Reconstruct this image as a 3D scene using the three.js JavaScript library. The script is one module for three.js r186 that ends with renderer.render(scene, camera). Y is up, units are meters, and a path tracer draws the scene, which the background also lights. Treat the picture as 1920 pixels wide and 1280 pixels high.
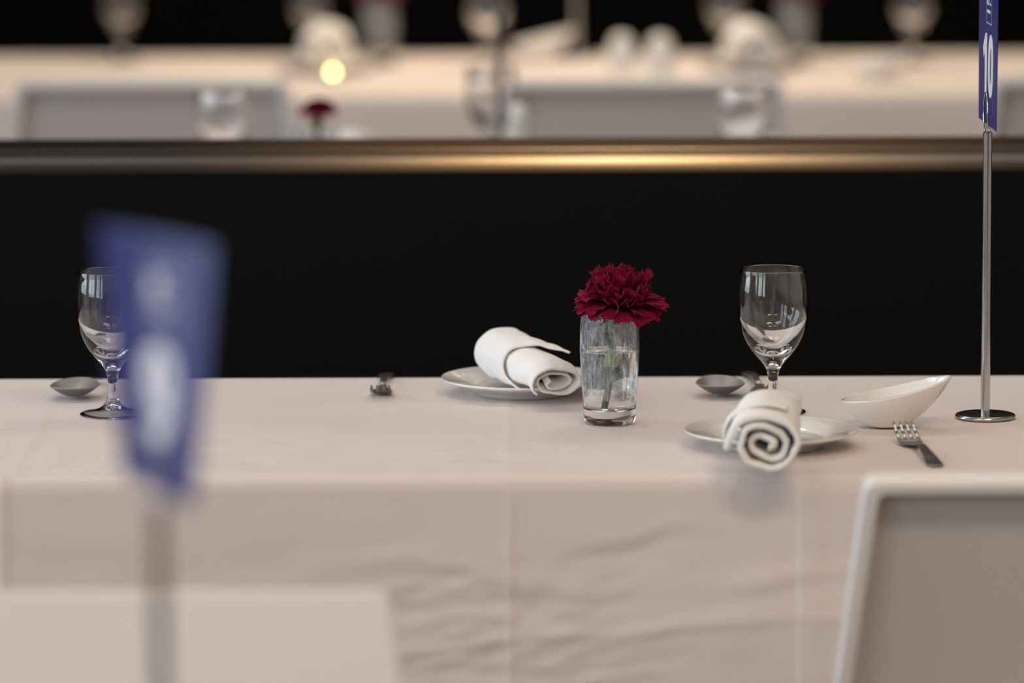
import * as THREE from 'three';
import { mergeGeometries, mergeVertices, toCreasedNormals } from 'three/addons/utils/BufferGeometryUtils.js';
import { RoundedBoxGeometry } from 'three/addons/geometries/RoundedBoxGeometry.js';
import { RectAreaLightUniformsLib } from 'three/addons/lights/RectAreaLightUniformsLib.js';
import { createNoise2D, createNoise3D } from 'simplex-noise';

/* ------------------------------------------------------------ camera, sky, light, exposure */
const scene = new THREE.Scene();
const R = THREE.MathUtils.degToRad;
const camera = new THREE.PerspectiveCamera(6.8668, 1.5, 0.1, 60);      // a 200 mm lens on full frame
camera.filmGauge = 36;
camera.position.set(0, 1.721, 0);
camera.rotation.set(-R(8.11), 0, -R(0.2), 'XYZ');
camera.focus = 6.28;
camera.userData.fStop = 2.8;

const renderer = new THREE.WebGLRenderer({ antialias: true });
renderer.toneMapping = THREE.LinearToneMapping;
renderer.toneMappingExposure = 0.95;
renderer.shadowMap.enabled = true;
RectAreaLightUniformsLib.init();

scene.background = new THREE.Color().setRGB(0.5, 0.62, 0.8);           // even overcast sky outside the windows

const WINDOWS = [-7.05, -4.75, -2.45, -0.15];                           // z of the window centres in the left wall
const SKY_RADIANCE = 5.5, SKY_COLOR = new THREE.Color().setRGB(0.78, 0.9, 1.0);
for (const z of WINDOWS) {                                             // daylight, standing just outside each opening
  const l = new THREE.RectAreaLight(SKY_COLOR, SKY_RADIANCE, 1.7, 2.1);
  l.position.set(-3.82, 1.95, z); l.rotation.y = -Math.PI / 2; l.name = 'window_daylight';
  scene.add(l);
}
const AMBER = new THREE.Color().setRGB(1.0, 0.6, 0.26), WARM = new THREE.Color().setRGB(1.0, 0.77, 0.56), WARM_SOFT = new THREE.Color().setRGB(1.0, 0.94, 0.9);

/* ------------------------------------------------------------ helpers */
const noise2 = createNoise2D(rng(7)), noise3 = createNoise3D(rng(11));
function rng(seed) { let s = seed >>> 0; return () => { s = (s + 0x6d2b79f5) | 0; let t = Math.imul(s ^ (s >>> 15), 1 | s); t = (t + Math.imul(t ^ (t >>> 7), 61 | t)) ^ t; return ((t ^ (t >>> 14)) >>> 0) / 4294967296; }; }
const V = (x, y, z) => new THREE.Vector3(x, y, z);
const lin = (r, g, b) => new THREE.Color().setRGB(r, g, b);
const clamp = THREE.MathUtils.clamp, lerp = THREE.MathUtils.lerp, smooth = THREE.MathUtils.smoothstep;
const taken = new Map();
function numbered(name) { const n = taken.get(name) ?? 0; taken.set(name, n + 1); return n ? name + '_' + String(n).padStart(3, '0') : name; }
function part(name, geometry, material, parent) {
  const m = new THREE.Mesh(geometry, material); m.name = name; m.castShadow = m.receiveShadow = true; parent.add(m); return m;
}
function thing(name, label, category, [x, y, z] = [0, 0, 0], turn = 0, group) {
  const o = new THREE.Group(); o.name = numbered(name); o.position.set(x, y, z); o.rotation.y = turn;
  o.userData = { label, category }; if (group) o.userData.group = group;
  scene.add(o); return o;
}
function single(name, geometry, material, label, category, [x, y, z] = [0, 0, 0], turn = 0, group) {
  const m = part(numbered(name), geometry, material, scene); m.position.set(x, y, z); m.rotation.y = turn;
  m.userData = { label, category }; if (group) m.userData.group = group; return m;
}
function structure(name, geometry, material, parent = scene) {
  const m = part(name, geometry, material, parent); if (parent === scene) m.userData = { kind: 'structure' }; return m;
}
function copy(root, [x, y, z], turn, label, group, scale = 1) {
  const r = root.clone(); r.name = numbered(root.name.replace(/_\d{3}$/, '')); r.position.set(x, y, z); r.rotation.set(0, turn, 0); r.scale.setScalar(scale);
  r.userData = { ...root.userData, label }; if (group) r.userData.group = group; else delete r.userData.group;
  scene.add(r); return r;
}
function box(w, h, d, x = 0, y = 0, z = 0) { return new THREE.BoxGeometry(w, h, d).translate(x, y, z); }
function rbox(w, h, d, r, x = 0, y = 0, z = 0, seg = 3) { return new RoundedBoxGeometry(w, h, d, seg, r).translate(x, y, z); }
function lathe(points, seg = 72) { return new THREE.LatheGeometry(points.map(([r, y]) => new THREE.Vector2(Math.max(r, 0), y)), seg); }
function smoothProfile(points, n) {                                    // Catmull-Rom through [r, y]
  return new THREE.CatmullRomCurve3(points.map(([r, y]) => V(r, y, 0)), false, 'centripetal').getPoints(n).map((p) => [p.x, p.y]);
}
function grid(fn, nu, nv) {                                            // one-sided indexed grid, uv 0..1
  const pos = [], uv = [], idx = [];
  for (let j = 0; j <= nv; j++) for (let i = 0; i <= nu; i++) { const p = fn(i / nu, j / nv); pos.push(p.x, p.y, p.z); uv.push(i / nu, j / nv); }
  for (let j = 0; j < nv; j++) for (let i = 0; i < nu; i++) { const a = j * (nu + 1) + i, b = a + 1, c = a + nu + 1, d = c + 1; idx.push(a, b, d, a, d, c); }
  const g = new THREE.BufferGeometry();
  g.setAttribute('position', new THREE.Float32BufferAttribute(pos, 3)); g.setAttribute('uv', new THREE.Float32BufferAttribute(uv, 2)); g.setIndex(idx);
  g.computeVertexNormals(); return g;
}
function thickSheet(fn, nu, nv, thick) {                               // a sheet with real thickness and closed edges
  const mid = grid(fn, nu, nv), P = mid.attributes.position, N = mid.attributes.normal, n = P.count, pos = [], uv = [], idx = [];
  const th = (k) => (typeof thick === 'function' ? thick((k % (nu + 1)) / nu, Math.floor(k / (nu + 1)) / nv) : thick);
  for (const s of [0.5, -0.5]) for (let k = 0; k < n; k++) {
    const t = s * th(k); pos.push(P.getX(k) + N.getX(k) * t, P.getY(k) + N.getY(k) * t, P.getZ(k) + N.getZ(k) * t);
    uv.push((k % (nu + 1)) / nu, Math.floor(k / (nu + 1)) / nv);
  }
  const m = mid.index.array;
  for (let k = 0; k < m.length; k += 3) { idx.push(m[k], m[k + 1], m[k + 2]); idx.push(m[k] + n, m[k + 2] + n, m[k + 1] + n); }
  const edge = (a, b) => idx.push(a, a + n, b, b, a + n, b + n);
  for (let i = 0; i < nu; i++) { edge(i, i + 1); edge(nv * (nu + 1) + i + 1, nv * (nu + 1) + i); }
  for (let j = 0; j < nv; j++) { edge((j + 1) * (nu + 1), j * (nu + 1)); edge(j * (nu + 1) + nu, (j + 1) * (nu + 1) + nu); }
  const g = new THREE.BufferGeometry();
  g.setAttribute('position', new THREE.Float32BufferAttribute(pos, 3)); g.setAttribute('uv', new THREE.Float32BufferAttribute(uv, 2)); g.setIndex(idx);
  g.computeVertexNormals(); return g;
}
function loft(sections) {                                              // sections: [{c:Vector3, w, t}] lofted along z with rounded-rectangle rings, w along x, t along y
  const K = 12, pos = [], idx = [];
  const ring = (s) => { for (let k = 0; k < K; k++) { const a = (k / K) * 2 * Math.PI, c = Math.cos(a), q = Math.sin(a), e = 0.55;
    pos.push(s.c.x + Math.sign(c) * Math.abs(c) ** e * s.w / 2, s.c.y + Math.sign(q) * Math.abs(q) ** e * s.t / 2 + (s.dish ?? 0) * (c * c), s.c.z); } };
  sections.forEach(ring);
  for (let j = 0; j < sections.length - 1; j++) for (let k = 0; k < K; k++) { const a = j * K + k, b = j * K + (k + 1) % K, c = a + K, d = b + K; idx.push(a, c, b, b, c, d); }
  const cap = (j, flip) => { const s = sections[j], o = pos.length / 3; pos.push(s.c.x, s.c.y, s.c.z); for (let k = 0; k < K; k++) { const a = j * K + k, b = j * K + (k + 1) % K; flip ? idx.push(o, a, b) : idx.push(o, b, a); } };
  cap(0, true); cap(sections.length - 1, false);
  const g = new THREE.BufferGeometry(); g.setAttribute('position', new THREE.Float32BufferAttribute(pos, 3)); g.setIndex(idx);
  g.computeVertexNormals();
  g.setAttribute('uv', new THREE.Float32BufferAttribute(new Float32Array(pos.length / 3 * 2), 2)); return g;
}
function along(rows, n = 40) {                                         // rows [z, x, y, w, t, dish] -> smooth loft
  const zs = rows.map((r) => r[0]), out = [];
  for (let k = 0; k <= n; k++) {
    const z = lerp(zs[0], zs.at(-1), k / n); let i = 0; while (i < rows.length - 2 && (zs[0] < zs.at(-1) ? z > zs[i + 1] : z < zs[i + 1])) i++;
    const q = clamp((z - zs[i]) / (zs[i + 1] - zs[i]), 0, 1), s = q * q * (3 - 2 * q), v = rows[i].map((a, c) => lerp(a, rows[i + 1][c], s));
    out.push({ c: V(v[1], v[2], z), w: v[3], t: v[4], dish: v[5] ?? 0 });
  }
  return loft(out);
}
function tube(points, r, seg = 40, radial = 8) { return new THREE.TubeGeometry(new THREE.CatmullRomCurve3(points.map((p) => V(...p))), seg, r, radial, false); }

/* ------------------------------------------------------------ materials (procedural) */
function dataTexture(n, fn, srgb = false) {
  const d = new Uint8Array(n * n * 4);
  for (let j = 0; j < n; j++) for (let i = 0; i < n; i++) { const c = fn(i / n, j / n); const o = (j * n + i) * 4; for (let k = 0; k < 3; k++) d[o + k] = clamp(Math.round((Array.isArray(c) ? c[k] : c) * 255), 0, 255); d[o + 3] = 255; }
  const t = new THREE.DataTexture(d, n, n); t.wrapS = t.wrapT = THREE.RepeatWrapping; t.magFilter = THREE.LinearFilter; t.minFilter = THREE.LinearMipmapLinearFilter; if (srgb) t.colorSpace = THREE.SRGBColorSpace; t.needsUpdate = true; return t;
}
const tiled = (x, y, f) => { const a = 2 * Math.PI; return noise3(Math.cos(x * a) * f, Math.sin(x * a) * f + 9.1 * Math.sin(y * a), Math.cos(y * a) * f); };
const M = {
  cloth: new THREE.MeshStandardMaterial({ color: lin(0.74, 0.665, 0.635), roughness: 0.9 }),
  napkin: new THREE.MeshPhysicalMaterial({ color: lin(0.9, 0.88, 0.86), roughness: 0.95, }),
  porcelain: new THREE.MeshPhysicalMaterial({ color: lin(0.88, 0.86, 0.83), roughness: 0.12, clearcoat: 0.6, clearcoatRoughness: 0.05 }),
  glass: new THREE.MeshPhysicalMaterial({ color: 0xffffff, roughness: 0, transmission: 1, thickness: 0.002, ior: 1.5 }),
  water: new THREE.MeshPhysicalMaterial({ color: 0xffffff, roughness: 0, transmission: 1, thickness: 0.05, ior: 1.33 }),
  steel: new THREE.MeshStandardMaterial({ color: lin(0.3, 0.28, 0.26), metalness: 1, roughness: 0.28 }),
  satinSteel: new THREE.MeshStandardMaterial({ color: lin(0.34, 0.315, 0.3), metalness: 1, roughness: 0.55 }),
  chrome: new THREE.MeshStandardMaterial({ color: lin(0.55, 0.55, 0.56), metalness: 1, roughness: 0.16 }),
  leather: new THREE.MeshPhysicalMaterial({ color: lin(0.012, 0.0085, 0.006), roughness: 0.38, specularIntensity: 0.58 }),
  darkCloth: new THREE.MeshPhysicalMaterial({ color: lin(0.0045, 0.004, 0.0038), roughness: 0.75, specularIntensity: 0.25 }),
  chairWhite: new THREE.MeshPhysicalMaterial({ color: lin(0.76, 0.74, 0.74), roughness: 0.42 }),
  chairPanel: new THREE.MeshPhysicalMaterial({ color: lin(0.54, 0.51, 0.5), roughness: 0.55 }),
  petal: new THREE.MeshPhysicalMaterial({ color: lin(0.24, 0.002, 0.042), roughness: 0.85, transmission: 0.2, thickness: 0, specularIntensity: 0.25 }),
  stem: new THREE.MeshStandardMaterial({ color: lin(0.1, 0.17, 0.085), roughness: 0.6 }),
  calyx: new THREE.MeshStandardMaterial({ color: lin(0.3, 0.38, 0.14), roughness: 0.6 }),
  node: new THREE.MeshStandardMaterial({ color: lin(0.3, 0.42, 0.05), roughness: 0.5 }),
  wood: new THREE.MeshStandardMaterial({ color: lin(0.12, 0.06, 0.03), roughness: 0.5 }),
  blackMetal: new THREE.MeshStandardMaterial({ color: lin(0.02, 0.02, 0.02), roughness: 0.4, metalness: 0.5 }),
  wallWarm: new THREE.MeshStandardMaterial({ color: lin(0.62, 0.56, 0.5), roughness: 0.9 }),
  wallBlack: new THREE.MeshPhysicalMaterial({ color: lin(0.0028, 0.0022, 0.0018), roughness: 0.95, specularIntensity: 0.2 }),
  ceiling: new THREE.MeshStandardMaterial({ color: lin(0.72, 0.7, 0.67), roughness: 0.95 }),
  floor: new THREE.MeshStandardMaterial({ color: lin(0.1, 0.075, 0.06), roughness: 0.5 }),
  frame: new THREE.MeshStandardMaterial({ color: lin(0.03, 0.03, 0.03), roughness: 0.5 }),
  pane: new THREE.MeshPhysicalMaterial({ color: 0xffffff, roughness: 0, transmission: 1, thickness: 0, ior: 1.5 }),
};

/* ------------------------------------------------------------ the room */
{
  const W = 3.6, T = 0.2, Z0 = -12.2, Z1 = 4.2, H = 3.3, L = Z1 - Z0, zc = (Z0 + Z1) / 2;
  structure('floor', box(2 * W + 2 * T, T, L + 2 * T, 0, -T / 2, zc), M.floor);
  structure('ceiling', box(2 * W + 2 * T, T, L + 2 * T, 0, H + T / 2, zc), M.ceiling);
  structure('wall_right', box(T, H, L + 2 * T, W + T / 2, H / 2, zc), M.wallWarm);
  structure('wall_back', box(2 * W, H, T, 0, H / 2, Z0 - T / 2), M.wallBlack);
  structure('wall_front', box(2 * W, H, T, 0, H / 2, Z1 + T / 2), M.wallWarm);
  const y0 = 0.9, y1 = 3.0, hw = 0.85, pieces = [box(T, y0, L + 2 * T, -W - T / 2, y0 / 2, zc), box(T, H - y1, L + 2 * T, -W - T / 2, (H + y1) / 2, zc)];
  const edges = [Z0 - T, ...WINDOWS.flatMap((z) => [z - hw, z + hw]), Z1 + T];
  for (let k = 0; k < edges.length; k += 2) pieces.push(box(T, y1 - y0, edges[k + 1] - edges[k], -W - T / 2, (y0 + y1) / 2, (edges[k] + edges[k + 1]) / 2));
  structure('wall_left', mergeGeometries(pieces), M.wallWarm);
  WINDOWS.forEach((z, k) => {
    const g = new THREE.Group(); g.name = 'window_' + (k + 1); g.userData = { kind: 'structure' }; g.position.set(-W - 0.1, 0, z); scene.add(g);
    part('window_frame', mergeGeometries([box(0.06, 0.06, 1.7, 0, y0 + 0.03, 0), box(0.06, 0.06, 1.7, 0, y1 - 0.03, 0), box(0.06, 1.98, 0.06, 0, 1.95, -0.82), box(0.06, 1.98, 0.06, 0, 1.95, 0.82), box(0.06, 1.98, 0.07, 0, 1.95, 0)]), M.frame, g);
    for (const s of [-1, 1]) for (const r of [-1, 0, 1]) part('glass_pane', box(0.004, 0.64, 0.75, 0, 1.95 + r * 0.66, s * 0.41), M.pane, g);
    part('glazing_bar', mergeGeometries([box(0.03, 0.03, 1.58, 0, 1.62, 0), box(0.03, 0.03, 1.58, 0, 2.28, 0)]), M.frame, g);
    part('window_sill', rbox(0.3, 0.04, 1.8, 0.01, 0.12, y0 - 0.02, 0), M.ceiling, g);
  });
}

/* ------------------------------------------------------------ lamps (above the frame) */
function pendant([x, y, z], label, candela, angle, penumbra, color, glow) {
  const t = thing('pendant_lamp', label, 'lamp', [x, y, z], 0);
  const shade = smoothProfile([[0.03, 0.22], [0.05, 0.2], [0.1, 0.12], [0.14, 0]], 24);
  part('lamp_shade', lathe([...shade, ...shade.map(([r, h]) => [r - 0.004, h]).reverse(), shade[0]], 48), M.blackMetal, t);
  part('lamp_cord', new THREE.CylinderGeometry(0.004, 0.004, 3.3 - y - 0.2, 8).translate(0, 0.2 + (3.3 - y - 0.2) / 2, 0), M.blackMetal, t);
  part('light_bulb', new THREE.SphereGeometry(0.045, 24, 16).translate(0, 0.07, 0), new THREE.MeshStandardMaterial({ color: 0xffffff, emissive: color, emissiveIntensity: glow }), t);
  const s = new THREE.SpotLight(color, candela, 0, angle, penumbra, 2);
  s.position.set(0, 0.0, 0); s.target.position.set(0, -1, 0); s.castShadow = true; s.shadow.radius = 4; s.name = 'pendant_light'; t.add(s); t.add(s.target);
  return t;
}
function ceilingPanel(x, z, label, radiance, color) {
  const t = thing('ceiling_light', label, 'lamp', [x, 3.3, z]), w = 1.2, d = 0.5;
  part('housing', mergeGeometries([box(w + 0.08, 0.05, 0.04, 0, -0.025, d / 2 + 0.02), box(w + 0.08, 0.05, 0.04, 0, -0.025, -d / 2 - 0.02), box(0.04, 0.05, d, w / 2 + 0.02, -0.025, 0), box(0.04, 0.05, d, -w / 2 - 0.02, -0.025, 0)]), M.blackMetal, t);
  part('light_diffuser', box(w, 0.01, d, 0, -0.012, 0), new THREE.MeshStandardMaterial({ color: 0xffffff, emissive: color, emissiveIntensity: 0.6 }), t);
  const l = new THREE.RectAreaLight(color, radiance, w, d); l.position.set(0, -0.02, 0); l.rotation.x = -Math.PI / 2; l.name = 'panel_light'; t.add(l);
}
ceilingPanel(0.9, -7.8, 'ceiling light panel above the banquette, away from the windows', 8, WARM_SOFT);
ceilingPanel(-0.9, -7.8, 'ceiling light panel above the banquette, nearer the windows', 8, WARM_SOFT);
ceilingPanel(0.9, -3.8, 'ceiling light panel above the white chairs, away from the windows', 20, WARM);
ceilingPanel(-0.9, -3.8, 'ceiling light panel above the white chairs, nearer the windows', 7, WARM);
ceilingPanel(1.4, -0.8, 'ceiling light panel above the camera, away from the windows', 14, WARM);
ceilingPanel(-0.9, -0.8, 'ceiling light panel above the camera, nearer the windows', 10, WARM);
pendant([0.15, 2.3, -7.36], 'black dome pendant lamp hanging above the banquette', 23, R(28), 0.5, AMBER, 6);
pendant([-0.28, 2.25, -10.4], 'black dome pendant lamp above the far table, nearest the windows', 4.4, R(70), 0.6, new THREE.Color().setRGB(1, 0.79, 0.56), 8);
pendant([0.42, 2.25, -10.4], 'black dome pendant lamp above the far table, away from the windows', 4.4, R(70), 0.6, new THREE.Color().setRGB(1, 0.79, 0.56), 8);
{                                                                      // strings of tiny bulbs under the ceiling
  const bulbMat = new THREE.MeshStandardMaterial({ color: 0xffffff, emissive: lin(1, 0.68, 0.32), emissiveIntensity: 60 }), bulb = new THREE.SphereGeometry(0.011, 10, 8);
  [[-2.6, 2.6], [-4.4, 2.5], [-6.9, 2.75]].forEach(([z, y], k) => {
    const t = thing('string_lights', ['sagging string of tiny warm bulbs, nearest the camera', 'sagging string of tiny warm bulbs above the white chairs', 'sagging string of tiny warm bulbs above the banquette'][k], 'string lights');
    const at = (u) => V(lerp(-2.2, 2.2, u), y + 0.5 * (2 * u - 1) ** 2, z + 0.5 * (u - 0.5));
    part('wire', new THREE.TubeGeometry(new THREE.CatmullRomCurve3(Array.from({ length: 20 }, (_, i) => at(i / 19))), 60, 0.003, 5), M.blackMetal, t);
    for (let i = 0; i < 22; i++) { const p = at((i + 0.5) / 22), b = part('bulb', bulb, bulbMat, t); b.position.set(p.x, p.y - 0.015, p.z); }
  });
}

/* ------------------------------------------------------------ tables and tablecloths */
const TOP = 0.75;                                                       // height of the cloth's upper side
function table([x, z], hx, hz, label) {
  const t = thing('dining_table', label, 'table', [x, 0, z]);
  part('tabletop', rbox(hx * 2 - 0.012, 0.03, hz * 2 - 0.012, 0.004, 0, TOP - 0.0215, 0), M.wood, t);
  for (const sx of [-1, 1]) for (const sz of [-1, 1]) part('leg', rbox(0.06, TOP - 0.038, 0.06, 0.006, sx * (hx - 0.12), (TOP - 0.038) / 2, sz * (hz - 0.1)), M.blackMetal, t);
  return t;
}
function clothGeometry(hx, hz, drop, nu, nv, relief, x0 = 0) {
  const rad = 0.014, eps = 0.0025;
  const fn = (u, v) => {
    const a = lerp(-hx - drop, hx + drop, u), b = lerp(-hz - drop, hz + drop, v);
    const ox = Math.max(Math.abs(a) - hx + rad, 0), oz = Math.max(Math.abs(b) - hz + rad, 0), sa = Math.sign(a), sb = Math.sign(b);
    const s = Math.min(Math.hypot(ox, oz), drop * 1.15), arc = rad * Math.PI / 2;
    const out = s < arc ? rad * Math.sin(s / rad) : rad, dn = s < arc ? rad * (1 - Math.cos(s / rad)) : rad + (s - arc);
    const len = Math.hypot(ox, oz) || 1, corner = 0.04 * Math.min(1, 4 * Math.min(ox, oz));
    let x = sa * (Math.min(Math.abs(a), hx - rad) + out * ox / len + corner), y = TOP - dn, z = sb * (Math.min(Math.abs(b), hz - rad) + out * oz / len + corner);
    const d = relief ? relief(x + x0, z, dn, oz > 0 ? sb : 0, ox > 0) : 0;
    if (s < 1e-6) y += d; else { const w = smooth(dn, 0, rad); y += d * (1 - w); z += sb * d * w * (oz / len); x += sa * d * w * (ox / len); }
    if (s >= arc) { const flare = 0.012 * (dn / drop); z += sb * flare * (oz / len); x += sa * flare * (ox / len); }
    return V(x, y, z);
  };
  return grid((u, v) => fn(u, 1 - v), nu, nv);
}
// creases of the nearest full table: pressed fold lines, sagging horizontal creases, soft wrinkles
const bump = (t, w) => Math.exp(-(t * t) / (w * w));
const ridge = (t, w) => (t / w) * Math.exp(-(t * t) / (w * w));
function relief1(x, z, dn, side, end) {
  if (side === 0 && !end) {                                            // upper side: stays within a millimetre
    let d = 0.0005 * bump(x + 0.005, 0.006) + 0.0005 * bump(x + 0.52, 0.008) - 0.0006 * ridge(x - 0.305, 0.006);
    d += 0.0008 * ridge(z - 0.024 - 0.004 * noise2(x * 5, 2), 0.008) * smooth(0.2 - x, 0, 0.3);
    const near = smooth(z, -0.05, 0.3) * smooth(0.22 - x, 0, 0.2);
    d += near * 0.0016 * noise2(x * 7 + z * 4, z * 11) + near * 0.0006 * noise2(x * 19 + 3, z * 27);
    d += 0.0003 * noise2(x * 9, z * 9 + 4);
    return d - 0.0006;
  }
  if (side > 0) {
    const nb = 0.6 * noise2(x * 3.1, dn * 5) + 0.4 * noise2(x * 8 + 4, dn * 13);
    let d = 0.003 * nb * smooth(dn, 0.01, 0.12);
    d += 0.0011 * noise2(x * 14 + dn * 22, dn * 30 - x * 6) * smooth(dn, 0.03, 0.15) * bump(x + 0.02, 0.2);
    d += 0.0012 * bump(x + 0.003, 0.0055) * smooth(dn, 0.005, 0.03);                          // pressed fold in the middle
    d += 0.0018 * smooth(x, 0.2965, 0.2985) * smooth(dn, 0.004, 0.02) - 0.0012 * smooth(x, 0.31, 0.33);     // folded hem edge
    d += 0.0022 * bump(x + 0.53, 0.008);
    const k1 = dn - (0.128 - 0.055 * x + 0.006 * noise2(x * 7, 1) + (x < 0 ? 0.0 : 0.006 * Math.sin(x * 9)));
    d += 0.0022 * -ridge(k1, 0.013) * (0.7 + 0.5 * noise2(x * 4, 8));
    const k2 = dn - (0.172 - 0.07 * x + 0.005 * noise2(x * 6, 5));
    d += 0.0016 * bump(k2, 0.007) * (0.8 + 0.4 * noise2(x * 5, 3));
    const k3 = dn - (0.072 - 0.16 * (x - 0.1) + 0.008 * noise2(x * 8, 12));
    d += 0.0022 * -ridge(k3, 0.013) * bump(x - 0.13, 0.09);
    const k4 = dn - (0.098 + 0.05 * (x + 0.1) + 0.01 * noise2(x * 9, 15));
    d += 0.002 * -ridge(k4, 0.012) * bump(x + 0.09, 0.08);
    return d;
  }
  return 0;
}
const plainRelief = (seed) => (x, z, dn, side) => (side > 0 ? 0.006 * noise2(x * 4 + seed, dn * 3) * smooth(dn, 0.02, 0.15) : 0);
table([-0.1, -6.177], 1.2, 0.35, 'dining table under the sharp white cloth with the carnation tumbler');
single('tablecloth', clothGeometry(1.2, 0.355, 0.42, 1000, 420, relief1, -0.1), M.cloth, 'ivory cloth in focus with pressed creases, draped over the middle table', 'tablecloth', [-0.1, 0, -6.177]);
table([-0.4, -3.8], 0.6, 0.35, 'small dining table under the blurred number sign, below the frame');
single('tablecloth', clothGeometry(0.6, 0.355, 0.3, 160, 120, plainRelief(3)), M.cloth, 'ivory cloth under the blurred number sign, nearest the camera', 'tablecloth', [-0.4, 0, -3.8]);
table([0, -8.4], 1.3, 0.35, 'dining table hidden behind the dark banquette back');
single('tablecloth', clothGeometry(1.3, 0.355, 0.35, 200, 120, plainRelief(9)), M.cloth, 'ivory cloth hidden behind the dark banquette back', 'tablecloth', [0, 0, -8.4]);
table([0, -10.26], 1.3, 0.38, 'dining table at the very back by the black wall');
single('tablecloth', clothGeometry(1.3, 0.385, 0.35, 200, 120, plainRelief(14)), M.cloth, 'blurred ivory cloth lit warmly on the farthest table', 'tablecloth', [0, 0, -10.26]);

/* ------------------------------------------------------------ banquette */
{
  const t = thing('banquette', 'long black upholstered banquette bench behind the middle table', 'banquette', [0, 0, -7.0]);
  const sweep = (pts) => { const g = grid((u, v) => { const p = pts[Math.round(u * (pts.length - 1))]; return V(lerp(-2.6, 2.6, v), p[0], p[1]); }, pts.length - 1, 40); return g; };
  const roll = []; for (let k = 0; k <= 30; k++) { const a = lerp(0.62, Math.PI / 2, k / 30); roll.push([0.905 + 0.052 * Math.sin(a), -0.046 + 0.052 * Math.cos(a)]); } roll.push([0.957, -0.1], [0.9, -0.1]);
  part('backrest_roll', sweep(roll), M.leather, t);
  part('backrest_pad', rbox(5.2, 0.635, 0.07, 0.006, 0, 0.617, -0.039, 4), M.darkCloth, t);
  part('backrest_frame', rbox(5.2, 0.93, 0.1, 0.008, 0, 0.465, -0.112), M.leather, t);
  part('top_rail', rbox(5.2, 0.02, 0.13, 0.006, 0, 0.951, -0.1), M.leather, t);
  part('seat_cushion', rbox(5.2, 0.14, 0.41, 0.04, 0, 0.38, 0.205), M.leather, t);
  part('base', rbox(5.2, 0.31, 0.42, 0.01, 0, 0.155, 0.2), M.darkCloth, t);
}

/* ------------------------------------------------------------ chairs */
function trapezoid(wb, wt, y0, y1, r) {
  const s = new THREE.Shape(), P = [[-wb / 2, y0], [wb / 2, y0], [wt / 2, y1], [-wt / 2, y1]];
  P.forEach((p, k) => {
    const a = P[(k + 3) % 4], b = P[(k + 1) % 4], to = (q) => { const l = Math.hypot(q[0] - p[0], q[1] - p[1]); return [p[0] + (q[0] - p[0]) / l * r, p[1] + (q[1] - p[1]) / l * r]; };
    const i = to(a), o = to(b); k ? s.lineTo(...i) : s.moveTo(...i); s.quadraticCurveTo(...p, ...o);
  });
  s.closePath(); return s;
}
function makeChair(label, pos, turn) {
  const t = thing('dining_chair', label, 'chair', pos, turn, undefined);
  // local: seat faces -z, the back's rear side faces +z; origin on the floor below the backrest's top edge
  const back = (g) => g.rotateX(R(9)).translate(0, 0.83, 0), hgt = 0.42;
  const ext = (s, d, b) => new THREE.ExtrudeGeometry(s, { depth: d, bevelEnabled: true, bevelThickness: b, bevelSize: b, bevelOffset: -b, bevelSegments: 3, curveSegments: 8 });
  part('backrest', back(ext(trapezoid(0.545, 0.445, -hgt, -0.001, 0.014), 0.008, 0.003).translate(0, 0, -0.03)), M.chairWhite, t);
  const rim = trapezoid(0.545, 0.445, -hgt, -0.001, 0.014); rim.holes.push(trapezoid(0.515, 0.417, -hgt + 0.014, -0.014, 0.008));
  part('backrest_rim', back(ext(rim, 0.014, 0.003).translate(0, 0, -0.0165)), M.chairWhite, t);
  part('back_panel', back(rbox(0.1, 0.1, 0.004, 0.001).scale(1, 1, 1) && new THREE.ExtrudeGeometry(trapezoid(0.513, 0.415, -hgt + 0.016, -0.015, 0.006), { depth: 0.003, bevelEnabled: false }).translate(0, 0, -0.0185)), M.chairPanel, t);
  part('seat', rbox(0.47, 0.03, 0.44, 0.012, 0, 0.445, -0.15), M.chairWhite, t);
  for (const sx of [-1, 1]) for (const sz of [-1, 1]) part('leg', new THREE.CylinderGeometry(0.014, 0.011, 0.445, 14).translate(sx * 0.2, 0.2225, -0.15 + sz * 0.19), M.chrome, t);
  return t;
}
const chair0 = makeChair('white chair with grey back panel before the boat-shaped bowl', [0.556, 0, -5.305], 0);
copy(chair0, [-0.327, 0, -4.767], Math.PI, 'blurred white chair behind the blurred number sign, its front towards us');
copy(chair0, [-0.589, 0, -9.28], 0, 'blurred white chair at the farthest table, behind the small carnation');
copy(chair0, [0.222, 0, -9.265], 0, 'blurred white chair at the farthest table, middle of its row');
copy(chair0, [1.012, 0, -9.275], 0, 'blurred white chair at the farthest table, beside the number 10 sign');

/* ------------------------------------------------------------ glassware */
const gobletProfile = () => {
  const o = smoothProfile([[0.0, 0.0105], [0.006, 0.0085], [0.012, 0.0058], [0.022, 0.0028], [0.033, 0.0004], [0.0358, 0.0002], [0.0368, 0.0013], [0.0352, 0.0026], [0.022, 0.0052], [0.013, 0.0088], [0.0085, 0.0135], [0.0063, 0.02], [0.0053, 0.03], [0.0058, 0.042], [0.0085, 0.0505], [0.0125, 0.0565], [0.02, 0.0655], [0.0275, 0.0755], [0.0345, 0.089], [0.0385, 0.104], [0.0398, 0.118], [0.0393, 0.135], [0.0365, 0.1605]], 110);
  const i = smoothProfile([[0.036, 0.1612], [0.0352, 0.1605], [0.0379, 0.135], [0.0382, 0.118], [0.0362, 0.1045], [0.0308, 0.091], [0.0222, 0.0795], [0.014, 0.0725], [0.007, 0.069], [0.0, 0.068]], 60);
  return [...o, ...i];
};
const gobletGeo = lathe(gobletProfile(), 96);
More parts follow.
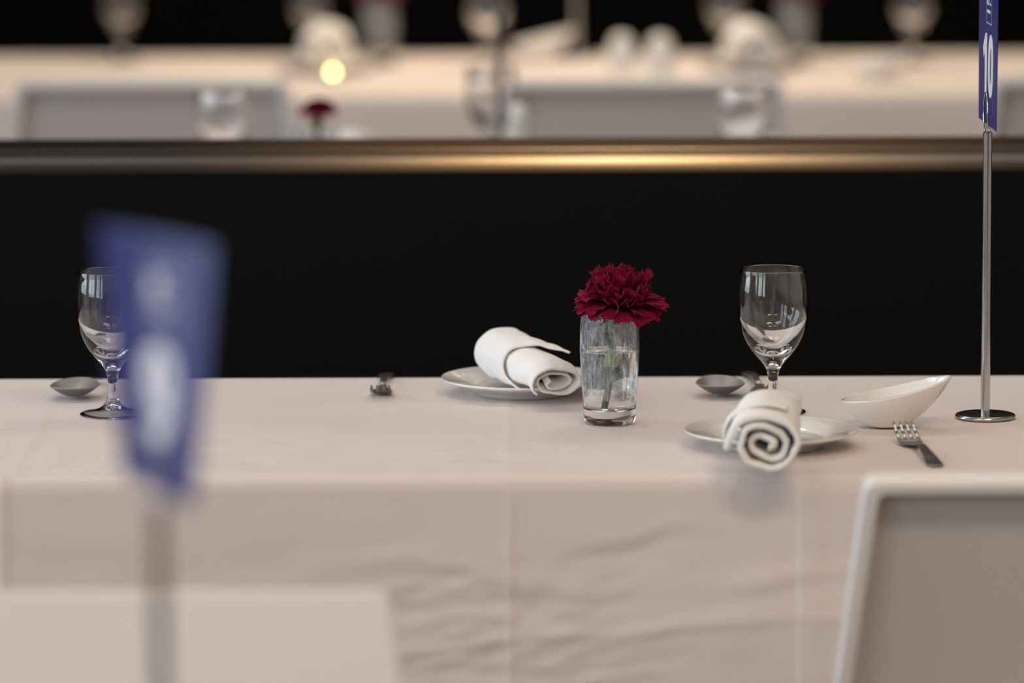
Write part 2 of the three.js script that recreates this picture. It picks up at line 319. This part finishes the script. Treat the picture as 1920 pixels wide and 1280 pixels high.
function goblet(pos, label) { return single('water_goblet', gobletGeo, M.glass, label, 'wine glass', pos); }
goblet([-0.4437, TOP, -6.2495], 'empty stemmed water goblet partly hidden by the blurred number sign');
goblet([0.2896, TOP, -6.2483], 'empty stemmed water goblet in focus behind the rolled napkin');

const tumblerOuter = smoothProfile([[0.0268, 0.0004], [0.0282, 0.004], [0.0297, 0.03], [0.0318, 0.065], [0.0325, 0.085], [0.0316, 0.112], [0.0309, 0.1205]], 40);
const tumblerInner = smoothProfile([[0.0293, 0.1205], [0.03, 0.112], [0.0309, 0.085], [0.0302, 0.065], [0.0279, 0.03], [0.026, 0.0185]], 40);
const tumblerGeo = lathe([[0, 0], [0.025, 0], ...tumblerOuter, [0.0306, 0.1213], [0.0296, 0.1213], ...tumblerInner, [0.023, 0.0158], [0.015, 0.0152], [0, 0.015]], 96);
const waterLevel = 0.081;
const waterGeo = lathe([[0, 0.0149], [0.015, 0.0151], [0.0232, 0.0157], ...tumblerInner.slice().reverse().filter(([, y]) => y < waterLevel).map(([r, y]) => [r + 0.0002, y]), [0.031, waterLevel], [0.0303, waterLevel - 0.0004], [0.029, waterLevel - 0.001], [0, waterLevel - 0.001]], 96);
// dried water marks on the glass: vertical streaks and blotches of limescale
const filmMap = (() => {
  const n = 512, d = new Uint8Array(n * n * 4);
  for (let j = 0; j < n; j++) for (let i = 0; i < n; i++) {
    const x = i / n, y = j / n, a = 2 * Math.PI * x;
    const streak = noise3(Math.cos(a) * 9, Math.sin(a) * 9, y * 4) * 0.5 + noise3(Math.cos(a) * 26, Math.sin(a) * 26, y * 9) * 0.5;
    const blot = noise3(Math.cos(a) * 3, Math.sin(a) * 3, y * 5 + 20) * 0.6 + noise3(Math.cos(a) * 11, Math.sin(a) * 11, y * 26) * 0.4;
    const f = clamp(0.36 + 0.5 * streak + 0.34 * blot + 0.3 * noise3(Math.cos(a) * 60, Math.sin(a) * 60, y * 40), 0, 1), o = (j * n + i) * 4;
    d[o] = d[o + 1] = d[o + 2] = Math.round(255 * f); d[o + 3] = 255;
  }
  const t = new THREE.DataTexture(d, n, n); t.wrapS = THREE.RepeatWrapping; t.magFilter = THREE.LinearFilter; t.needsUpdate = true; return t;
})();
M.limescale = new THREE.MeshStandardMaterial({ color: lin(0.62, 0.68, 0.76), roughness: 0.9, transparent: true, opacity: 0.58, alphaMap: filmMap, side: THREE.DoubleSide });
const filmGeo = lathe(smoothProfile([[0.02965, 0.028], [0.0318, 0.065], [0.0325, 0.085], [0.0316, 0.112], [0.031, 0.119]].map(([r, y]) => [r + 0.00012, y]), 40), 72);
function tumbler(pos, label, turn = 0) {
  const t = thing('glass_tumbler', label, 'tumbler', pos, turn);
  part('glass', tumblerGeo, M.glass, t); part('water', waterGeo, M.water, t); part('limescale_film', filmGeo, M.limescale, t);
  return t;
}
const tumbler0 = tumbler([0.107, TOP, -6.1798], 'glass tumbler of water with limescale marks holding the sharp carnation', 1.0);

/* ------------------------------------------------------------ carnations */
function petalGeometry(seed, len, width, curl, ruffle) {
  const rnd = rng(seed), ph = rnd() * 6.3, ph2 = rnd() * 6.3, k = 2.2 + rnd() * 1.6, teeth = [];
  const nu = 26, nv = 12; for (let i = 0; i <= nu; i++) teeth.push((i % 2 ? -1 : 0.4) * (0.03 + 0.035 * rnd()));
  return thickSheet((u, v) => {
    const a = u * 2 - 1, i = Math.round(u * nu), spread = v < 0.15 ? 0.12 + v * 0.6 : 0.12 + 0.09 + 0.79 * Math.sin((v - 0.15) / 0.85 * Math.PI / 2);
    const tip = 1 - 0.3 * a * a + teeth[i] * smooth(v, 0.82, 1), r = len * v * lerp(1, tip, v * v);
    const x = a * width * 0.5 * spread, wave = ruffle * v * v * (Math.sin(a * Math.PI * k + ph) + 0.5 * Math.sin(a * Math.PI * k * 2.3 + ph2));
    const bend = curl * v * v, y = r * Math.sin(bend) * 0.75 + wave + 0.006 * a * a * v, z = r * Math.cos(bend * 0.75);
    return V(x, y, z);
  }, nu, nv, 0.0005);
}
const petals = [0, 1, 2, 3].map((k) => petalGeometry(31 + k, 0.05, 0.058, -0.3, 0.0032)), innerPetals = [0, 1, 2, 3, 4].map((k) => petalGeometry(71 + k, 0.045, 0.047, 0.1, 0.0042));
function carnation(pos, label, o) {
  const t = thing('carnation', label, 'flower', pos, 0), rnd = rng(o.seed);
  part('stem', tube(o.stem, 0.0031, 40, 10), M.stem, t);
  const end = V(...o.stem.at(-1)), hd = new THREE.Group(); hd.name = 'flower_head'; hd.position.copy(end); hd.rotation.set(o.tilt[0], 0, o.tilt[1]); t.add(hd);
  part('calyx', lathe(smoothProfile([[0.003, -0.002], [0.0048, 0.002], [0.0068, 0.007], [0.0085, 0.013], [0.0095, 0.017]], 20).concat([[0.008, 0.017], [0, 0.012]]), 20), M.calyx, hd);
  for (let k = 0; k < 5; k++) { const s = part('sepal', thickSheet((u, v) => V((u - 0.5) * 0.009 * (1 - v * v * 0.9), v * 0.012, 0.009 + v * 0.006), 6, 6, 0.0006), M.calyx, hd); s.position.y = 0.006; s.rotation.y = k * 2 * Math.PI / 5 + 0.3; }
  const add = (g, yaw, elev, roll, s, y = 0.023) => { const p = part('petal', g, M.petal, hd); p.rotation.set(0, 0, 0); p.position.y = y; p.rotation.order = 'YXZ'; p.rotation.set(-elev, yaw, roll); p.scale.setScalar(s); };
  for (const [yaw, elev, s, roll] of o.outer) add(petals[Math.floor(rnd() * 4)], R(yaw), R(elev), R(roll ?? 0), s);
  for (let k = 0; k < o.rings.length; k++) { const [n, elev, s, jitter] = o.rings[k];
    for (let i = 0; i < n; i++) add(innerPetals[Math.floor(rnd() * 5)], (i + 0.5 * (k % 2) + (rnd() - 0.5) * 0.6) / n * 2 * Math.PI, R(elev + (rnd() - 0.5) * jitter), (rnd() - 0.5) * 0.7, s * (0.88 + 0.24 * rnd()), 0.021); }
  const leaf = (at, dir, len) => { const l = part('leaf', thickSheet((u, v) => V((u - 0.5) * 0.0042 * (1 - v ** 3), len * v - 0.25 * len * v * v * (dir[1] < 0 ? 1 : 0), 0.002 * Math.sin(v * 3)), 4, 12, 0.0007), M.stem, t); l.position.set(...at); l.quaternion.setFromUnitVectors(V(0, 1, 0), V(...dir).normalize()); };
  for (const l of o.leaves ?? []) leaf(...l);
  if (o.node) part('stem_node', lathe(smoothProfile([[0.003, -0.009], [0.0066, -0.006], [0.0074, 0], [0.0058, 0.006], [0.0031, 0.009]], 20), 20).translate(...o.node), M.node, t);
  return t;
}
carnation([0.107, TOP, -6.1798], 'large sharp crimson carnation standing in the tumbler in focus', {
  seed: 5, stem: [[-0.005, 0.0175, 0.008], [-0.001, 0.04, 0.005], [0.003, 0.075, 0], [0.006, 0.094, -0.003], [0.0085, 0.107, -0.004]], tilt: [R(6), R(-4)], node: [0.0025, 0.072, 0],
  leaves: [[[0.001, 0.083, 0.001], [-0.6, 1, 0.1], 0.021], [[0.002, 0.083, 0], [-0.35, 1, 0.1], 0.018], [[0.011, 0.079, 0.002], [0.3, -1, 0.1], 0.024]],
  outer: [[-42, 3, 0.98], [26, 1, 1.0], [-8, -6, 0.72], [-88, 16, 0.98, 12], [-66, 6, 1.0], [92, 16, 1.1], [62, 4, 1.0], [125, 20, 1.0], [-125, 20, 1.0], [160, 16, 0.95], [-160, 16, 0.95]],
  rings: [[6, 24, 1.04, 18], [6, 42, 1.08, 24], [5, 60, 1.04, 26], [4, 78, 1.0, 22]],
});

/* ------------------------------------------------------------ plates, bowl */
const plateGeo = lathe([[0, 0.003], [0.04, 0.003], [0.05, 0.0], [0.055, 0.0], [0.056, 0.003], ...smoothProfile([[0.062, 0.006], [0.078, 0.0115], [0.09, 0.0155], [0.0928, 0.0175], [0.0925, 0.019], [0.09, 0.0185], [0.076, 0.0155], [0.064, 0.0115], [0.058, 0.0085], [0.05, 0.0072]], 40), [0.02, 0.0068], [0, 0.0068]], 96);
function plate(pos, label, group) { return single('side_plate', plateGeo, M.porcelain, label, 'plate', pos, 0, group); }
plate([0.0121, TOP, -6.4], 'white side plate near the banquette under the loosely rolled napkin', undefined);
plate([0.2771, TOP, -6.014], 'white side plate at the table edge under the rolled napkin');

const boatGeo = (() => {
  const rim = (p) => { const c = Math.cos(p), s = Math.sin(p), x = 0.0595 * c + 0.012; return V(x, 0.0405 + 0.0125 * c + 0.003 * c * c - 0.001, -0.036 * Math.sign(s) * Math.abs(s) ** 1.25 * (1 - 0.12 * c)); };
  return thickSheet((u, v) => {
    const p = -u * 2 * Math.PI, r = rim(p), base = V(0.019 * Math.cos(p) + 0.001, 0.0015, -0.016 * Math.sin(p));
    if (v < 0.25) { const q = v / 0.25; return V(base.x * q, 0.0015 + 0.001 * q * q, base.z * q); }
    const q = (v - 0.25) / 0.75, h = q ** 1.3, out = 1 - (1 - q) ** 1.22;
    return V(lerp(base.x, r.x, out), lerp(0.0025, r.y, h), lerp(base.z, r.z, out));
  }, 96, 40, 0.0028);
})();
function boat(pos, turn, label) { return single('boat_bowl', mergeVertices(boatGeo, 1e-5), M.porcelain, label, 'bowl', pos, turn); }
boat([0.4075, TOP + 0.0005, -6.142], R(4), 'small white boat-shaped bowl with slanted rim behind the near fork');

/* ------------------------------------------------------------ napkins */
function rollGeometry(o) {
  // spiral roll of folded cloth lying along -z from the near end at z = 0; o.end(v) gives {w, h, x, y} half sizes and centre
  return thickSheet((u, v) => {
    const th = o.from + u * o.turns * 2 * Math.PI, f = lerp(o.core, 1, u ** 0.9), e = o.end(v), n = 2.5;
    const c = Math.cos(th), s = Math.sin(th), q = 1 / (Math.abs(Math.cos(th + 0.25)) ** n + Math.abs(Math.sin(th + 0.25)) ** n) ** (1 / n);
    const wob = 1 + 0.05 * noise3(c * 1.2, s * 1.2 + u * 3, v * 2.2 + o.seed) + (o.fold ?? 0.1) * (1 - u) * Math.sin(th * 2.2 + o.seed);
    let x = e.x + e.w * f * q * c * wob, y = e.y + e.h * f * q * s * wob;
    y = Math.max(y, e.y - e.h * 0.94 + 0.0016 * (1 - u) * o.turns);
    return V(x, y, -v * o.length + o.lip * Math.sin(th * 0.6 + o.seed) * (1 - v) - (1 - u) * 0.006 * (1 - v));
  }, o.nu ?? 260, o.nv ?? 48, o.thick ?? 0.003);
}
{
  const t = thing('rolled_napkin', 'rolled white napkin with spiral end towards us at the table edge', 'napkin', [0.2605, TOP + 0.0115, -5.777], R(-3));
  part('napkin_roll', rollGeometry({ seed: 2, from: -1.05, turns: 2.7, core: 0.13, length: 0.25, lip: 0.004, thick: 0.006, fold: 0.2,
    end: (v) => ({ w: lerp(0.0385, 0.024, smooth(v, 0.15, 1)), h: lerp(0.029, 0.019, smooth(v, 0.4, 1)), x: lerp(0, 0.014, v * v), y: lerp(0.0275, 0.0265, v) + 0.009 * smooth(v, 0, 0.4) * (1 - smooth(v, 0.5, 1)) }) }), M.napkin, t);
  part('loose_layer', thickSheet((u, v) => { const a = lerp(R(188), R(60), u), q = 0.045 + 0.205 * v * (1 - 0.2 * u), w = 0.044 - 0.017 * smooth(v, 0.15, 1);
    return V(0.0 + w * Math.cos(a) + 0.01 * v * v, 0.0305 + (0.0335 - 0.009 * v) * Math.sin(a) - 0.005 * v, -q + 0.012 * u); }, 40, 40, 0.003), M.napkin, t);
}
{
  const t = thing('rolled_napkin', 'white napkin loosely rolled with raised flap on the plate by the tumbler', 'napkin', [0.051, TOP + 0.012, -6.288], R(18));
  part('napkin_roll', rollGeometry({ seed: 6, from: 2.6, turns: 2.2, core: 0.3, length: 0.165, lip: 0.004, thick: 0.0025, fold: 0.16,
    end: (v) => ({ w: lerp(0.0295, 0.0275, v), h: lerp(0.0175, 0.0235, v), x: -0.008 * v, y: lerp(0.0158, 0.0255, v) + 0.008 * smooth(v, 0, 0.12) * (1 - v) }) }), M.napkin, t);
  part('outer_flap', thickSheet((u, v) => {
    const a = lerp(R(230), R(35), u), start = 0.056 + 0.03 * Math.sin((1 - u) * Math.PI) - 0.002 * smooth(u, 0.75, 1), z = lerp(start, 0.178, v), q = z / 0.165, lift = 0.003 + 0.003 * (1 - v) + 0.008 * smooth(u, 0.82, 1) * (1 - v);
    const w = lerp(0.0295, 0.0285, q) + lift, h = lerp(0.0175, 0.0245, q) + lift;
    return V(-0.008 * q + w * Math.cos(a), Math.max(lerp(0.0185, 0.0265, q) + h * Math.sin(a) + 0.002 * noise2(u * 3, v * 3), 0.002), -z);
  }, 60, 40, 0.0024), M.napkin, t);
}

/* ------------------------------------------------------------ cutlery */
function forkParts(t) {                                                 // lies along z, tines at +z end
  const palm = along([[0.042, 0, 0.0042, 0.0245, 0.002, 0.0005], [0.034, 0, 0.0024, 0.0268, 0.002, 0.0007], [0.022, 0, 0.0022, 0.022, 0.0021, 0.0006], [0.008, 0, 0.0045, 0.009, 0.0026, 0], [-0.006, 0, 0.0085, 0.0062, 0.003, 0]], 30);
  const tines = [-1.5, -0.5, 0.5, 1.5].map((k) => along([[0.041, k * 0.0068, 0.0042, 0.0046, 0.002], [0.06, k * 0.0069, 0.0092, 0.0038, 0.0019], [0.078, k * 0.0067, 0.0158, 0.0029, 0.0017], [0.083, k * 0.0066, 0.0178, 0.0012, 0.001]], 16));
  part('fork_head', mergeGeometries([palm, ...tines]), M.steel, t);
  part('handle', along([[-0.004, 0, 0.008, 0.0062, 0.003], [-0.03, 0, 0.0098, 0.0078, 0.0032], [-0.065, 0, 0.0068, 0.0125, 0.003], [-0.1, 0, 0.0028, 0.0172, 0.0026], [-0.112, 0, 0.0019, 0.0165, 0.0024], [-0.117, 0, 0.0016, 0.009, 0.002]], 40), M.steel, t);
}
const forkNear = thing('fork', 'steel fork in front of the boat-shaped bowl, tines pointing away', 'fork', [0.4305, TOP, -5.985], R(180 + 6.5)); forkParts(forkNear);
copy(forkNear, [-0.1475, TOP, -6.425], R(-1), 'steel fork lying alone by the banquette, tines towards us');
copy(forkNear, [0.281, TOP, -6.425], R(4), 'dark steel utensil half hidden behind the goblet stem and napkin');
function spoonParts(t) {                                                // bowl towards +z
  const bowl = thickSheet((u, v) => { const p = -u * 2 * Math.PI, r = v, w = 0.0275, l = 0.034, c = Math.cos(p), s = Math.sin(p), depth = 0.0125 * (1 - r * r);
    return V(w * r * c, 0.0148 - depth + 0.003 * r * Math.max(s, 0), l * r * -s * (1 + 0.1 * s)); }, 48, 18, 0.0014);
  part('spoon_bowl', mergeVertices(bowl, 1e-5), M.satinSteel, t);
  part('handle', along([[-0.0335, 0, 0.0138, 0.0095, 0.0024], [-0.045, 0, 0.015, 0.0075, 0.0028], [-0.08, 0, 0.0105, 0.0105, 0.0028], [-0.108, 0, 0.0062, 0.0158, 0.0024], [-0.116, 0, 0.005, 0.0145, 0.0022], [-0.12, 0, 0.0046, 0.008, 0.002]], 36), M.steel, t);
}
const spoonL = thing('serving_spoon', 'satin steel spoon beside the goblet with the number sign', 'spoon', [-0.4955, TOP, -6.374], R(-9)); spoonParts(spoonL);
copy(spoonL, [0.236, TOP, -6.374], R(4), 'satin steel spoon left of the sharp goblet');

/* ------------------------------------------------------------ number signs */
function cardTexture(number) {
  const c = document.createElement('canvas'); c.width = 740; c.height = 887; const g = c.getContext('2d');
  g.fillStyle = '#171d66'; g.fillRect(0, 0, 740, 887);
  g.fillStyle = '#e2e0e4'; g.textAlign = 'center'; g.textBaseline = 'alphabetic';
  g.save(); g.translate(362, 715); g.font = 'bold 447px sans-serif'; g.scale(number.length > 1 ? 0.86 : 1.05, 1); g.fillText(number, 0, 0); g.strokeStyle = '#e2e0e4'; g.lineWidth = 22; g.strokeText(number, 0, 0); g.restore();
  g.strokeStyle = '#c9c7d2'; g.lineWidth = 6; g.strokeRect(275, 112, 205, 212);
  g.fillRect(300, 140, 50, 85); g.fillRect(375, 135, 70, 14); g.fillRect(375, 165, 12, 58); g.fillRect(410, 208, 40, 14); g.fillRect(300, 250, 130, 18);
  const t = new THREE.CanvasTexture(c); t.colorSpace = THREE.SRGBColorSpace; t.anisotropy = 8; return t;
}
const discGeo = lathe([[0, 0], ...smoothProfile([[0.0315, 0.0], [0.0335, 0.0018], [0.0325, 0.0042], [0.03, 0.005]], 12), [0.0075, 0.0055], [0, 0.0056]], 64);
function sign(pos, number, turnLow, turnHigh, label, tex, bend = 0.001) {
  const t = thing('table_sign', label, 'table sign', pos);
  part('base', discGeo, M.chrome, t);
  part('pole', new THREE.CylinderGeometry(0.0052, 0.0052, 0.311, 24).translate(0, 0.1605, 0), M.chrome, t);
  const a0 = R(turnLow), dir = (v) => { const a = R(lerp(turnLow, turnHigh, v)); return V(Math.cos(a), 0, -Math.sin(a)); };
  const ring = (k) => { const pts = []; for (let i = 0; i < 40; i++) { const p = i / 40 * 2 * Math.PI, d = dir(0), q = 0.017 * Math.cos(p); pts.push(V(d.x * q - d.z * k, 0.338 + 0.022 * Math.sin(p), d.z * q + d.x * k)); } return new THREE.TubeGeometry(new THREE.CatmullRomCurve3(pts, true), 80, 0.0011, 8, true); };
  part('clip_ring', ring(0.0022), M.chrome, t); part('clip_ring', ring(-0.0022), M.chrome, t);
  const mat = new THREE.MeshPhysicalMaterial({ map: tex, roughness: 0.5, specularIntensity: 0.6, clearcoat: 0.12, clearcoatRoughness: 0.2 });
  part('card', thickSheet((u, v) => { const d = dir(v), q = (u - 0.5) * 0.146, bow = bend * (1 - 4 * (u - 0.5) ** 2) * v; return V(d.x * q + d.z * bow, 0.325 + 0.175 * v, d.z * q - d.x * bow); }, 24, 30, 0.0008), mat, t);
  return t;
}
const tex10 = cardTexture('10'), tex9 = cardTexture('9');
sign([0.522, TOP, -6.2046], '10', -87.2, -86.6, 'slim chrome table sign reading 10 on navy card', tex10);
sign([-0.241, TOP, -3.82], '9', -68, -54, 'very blurred navy number sign in the left foreground', tex9, 0.006);

/* ------------------------------------------------------------ blurred settings on the hidden table behind the banquette */
goblet([-0.4267, TOP, -8.346], 'blurred goblet above the banquette, in front of the leftmost white chair');
goblet([-0.03, TOP, -8.668], 'blurred goblet above the banquette beside a thin sign pole');
goblet([0.341, TOP, -8.359], 'blurred goblet above the banquette at the right end of the middle chair');
sign([-0.018, TOP, -8.45], '9', -84, -84, 'blurred thin chrome sign pole above the middle of the banquette', tex9);
copy(tumbler0, [-0.2805, TOP, -8.155], 0.4, 'blurred tumbler holding the small carnation just above the banquette');
const budCarnation = { seed: 9, stem: [[-0.006, 0.0175, 0.004], [0, 0.06, 0], [0.002, 0.1, 0], [0.002, 0.118, 0]], tilt: [R(8), 0], outer: [[0, 18, 0.62], [72, 18, 0.62], [144, 18, 0.62], [216, 18, 0.62], [288, 18, 0.62]], rings: [[8, 32, 0.6, 10], [6, 52, 0.55, 10], [4, 75, 0.5, 10]] };
carnation([-0.2805, TOP, -8.155], 'small blurred red carnation peeking above the banquette', budCarnation);
const napkinFar = scene.getObjectByName('rolled_napkin'), plate0 = scene.getObjectByName('side_plate');
copy(napkinFar, [-0.22, TOP + 0.004, -8.5], R(10), 'blurred napkin top peeking over the banquette beside the small carnation');
copy(napkinFar, [0.345, TOP + 0.004, -8.45], R(-8), 'blurred napkin top peeking over the banquette below the right goblet');
M.shaker = new THREE.MeshPhysicalMaterial({ color: lin(0.72, 0.72, 0.7), roughness: 0.3 });
single('pepper_shaker', lathe(smoothProfile([[0.0135, 0], [0.0145, 0.01], [0.012, 0.05], [0.0115, 0.1], [0.0145, 0.125], [0.013, 0.142], [0.006, 0.15], [0, 0.151]], 40).concat([]), 32), M.shaker, 'blurred slim white shaker by the sign pole above the banquette', 'shaker', [0.011, TOP, -8.2]);

/* ------------------------------------------------------------ blurred settings on the farthest table */
const T3 = 'far';
goblet([-0.7196, TOP, -10.5], 'blurred goblet alone at the left end of the farthest table');
goblet([-0.372, TOP, -10.5], 'blurred goblet behind the napkin left of the big far carnation');
goblet([-0.042, TOP, -10.33], 'blurred goblet in the middle of the farthest table');
goblet([0.3936, TOP, -10.45], 'blurred goblet between the shakers and the right far carnation');
goblet([0.7369, TOP, -10.42], 'blurred goblet near the number 10 sign on the farthest table');
copy(tumbler0, [-0.2412, TOP, -10.42], 0.8, 'blurred tumbler with carnation left of centre on the farthest table');
copy(tumbler0, [0.5206, TOP, -10.41], 1.9, 'blurred tumbler with carnation right of centre on the farthest table');
const full = { seed: 15, stem: [[-0.006, 0.0175, 0.004], [0, 0.06, 0], [0.002, 0.1, 0], [0.002, 0.118, 0]], tilt: [R(4), R(3)], outer: Array.from({ length: 9 }, (_, k) => [k * 40, k % 2 ? -12 : 2, 0.95]), rings: [[8, 20, 0.95, 14], [7, 42, 0.92, 14], [6, 64, 0.84, 14]] };
carnation([-0.2412, TOP, -10.42], 'blurred crimson carnation cut by the top edge, left of centre', full);
carnation([0.5206, TOP, -10.41], 'blurred crimson carnation cut by the top edge, right of centre', { ...full, seed: 23, tilt: [R(6), R(-6)] });
sign([0.122, TOP, -10.55], '9', -80, -80, 'blurred grey sign pole standing at the back of the farthest table', tex9);
copy(plate0, [-0.335, TOP, -10.3], 0, 'blurred plate under the left napkin on the farthest table');
copy(plate0, [0.43, TOP, -10.33], 0, 'blurred plate under the right napkin on the farthest table');
copy(napkinFar, [-0.325, TOP + 0.016, -10.18], R(4), 'blurred white napkin mound left of centre on the farthest table', undefined, 1.12);
copy(napkinFar, [0.44, TOP + 0.016, -10.17], R(4), 'blurred white napkin mound right of centre on the farthest table', undefined, 1.12);
boat([0.047, TOP, -10.52], R(10), 'blurred white bowl behind the middle goblet on the farthest table');
boat([0.645, TOP, -10.12], R(-20), 'blurred white bowl below the right goblet on the farthest table');
const shakerGeo = lathe([...smoothProfile([[0.02, 0], [0.0235, 0.012], [0.0225, 0.045], [0.0165, 0.062], [0.008, 0.0685], [0, 0.07]], 30)], 36);
single('salt_shaker', shakerGeo, M.shaker, 'blurred cream shaker, the left of two on the farthest table', 'shaker', [0.2, TOP, -10.27]);
single('salt_shaker', shakerGeo, M.shaker, 'blurred cream shaker, the right of two on the farthest table', 'shaker', [0.268, TOP, -10.21]).scale.setScalar(1.06);
{
  const t = thing('tea_light', 'small glowing tea light above the small blurred carnation', 'candle', [-0.319, TOP, -10.13]);
  part('cup', lathe([[0, 0], [0.014, 0], [0.0145, 0.012], [0.0138, 0.012], [0.013, 0.003], [0, 0.003]], 28), M.chrome, t);
  part('flame', new THREE.SphereGeometry(0.0036, 16, 12).scale(1, 1.5, 1).translate(0, 0.014, 0), new THREE.MeshStandardMaterial({ color: 0xffffff, emissive: lin(1, 0.66, 0.25), emissiveIntensity: 25 }), t);
  const l = new THREE.PointLight(lin(1, 0.66, 0.3), 0.004); l.position.set(0, 0.014, 0); l.castShadow = true; l.shadow.radius = 0.2; l.name = 'flame_light'; t.add(l);
}

scene.traverse((o) => { if (o.isMesh) o.castShadow = o.receiveShadow = true; });
renderer.render(scene, camera);
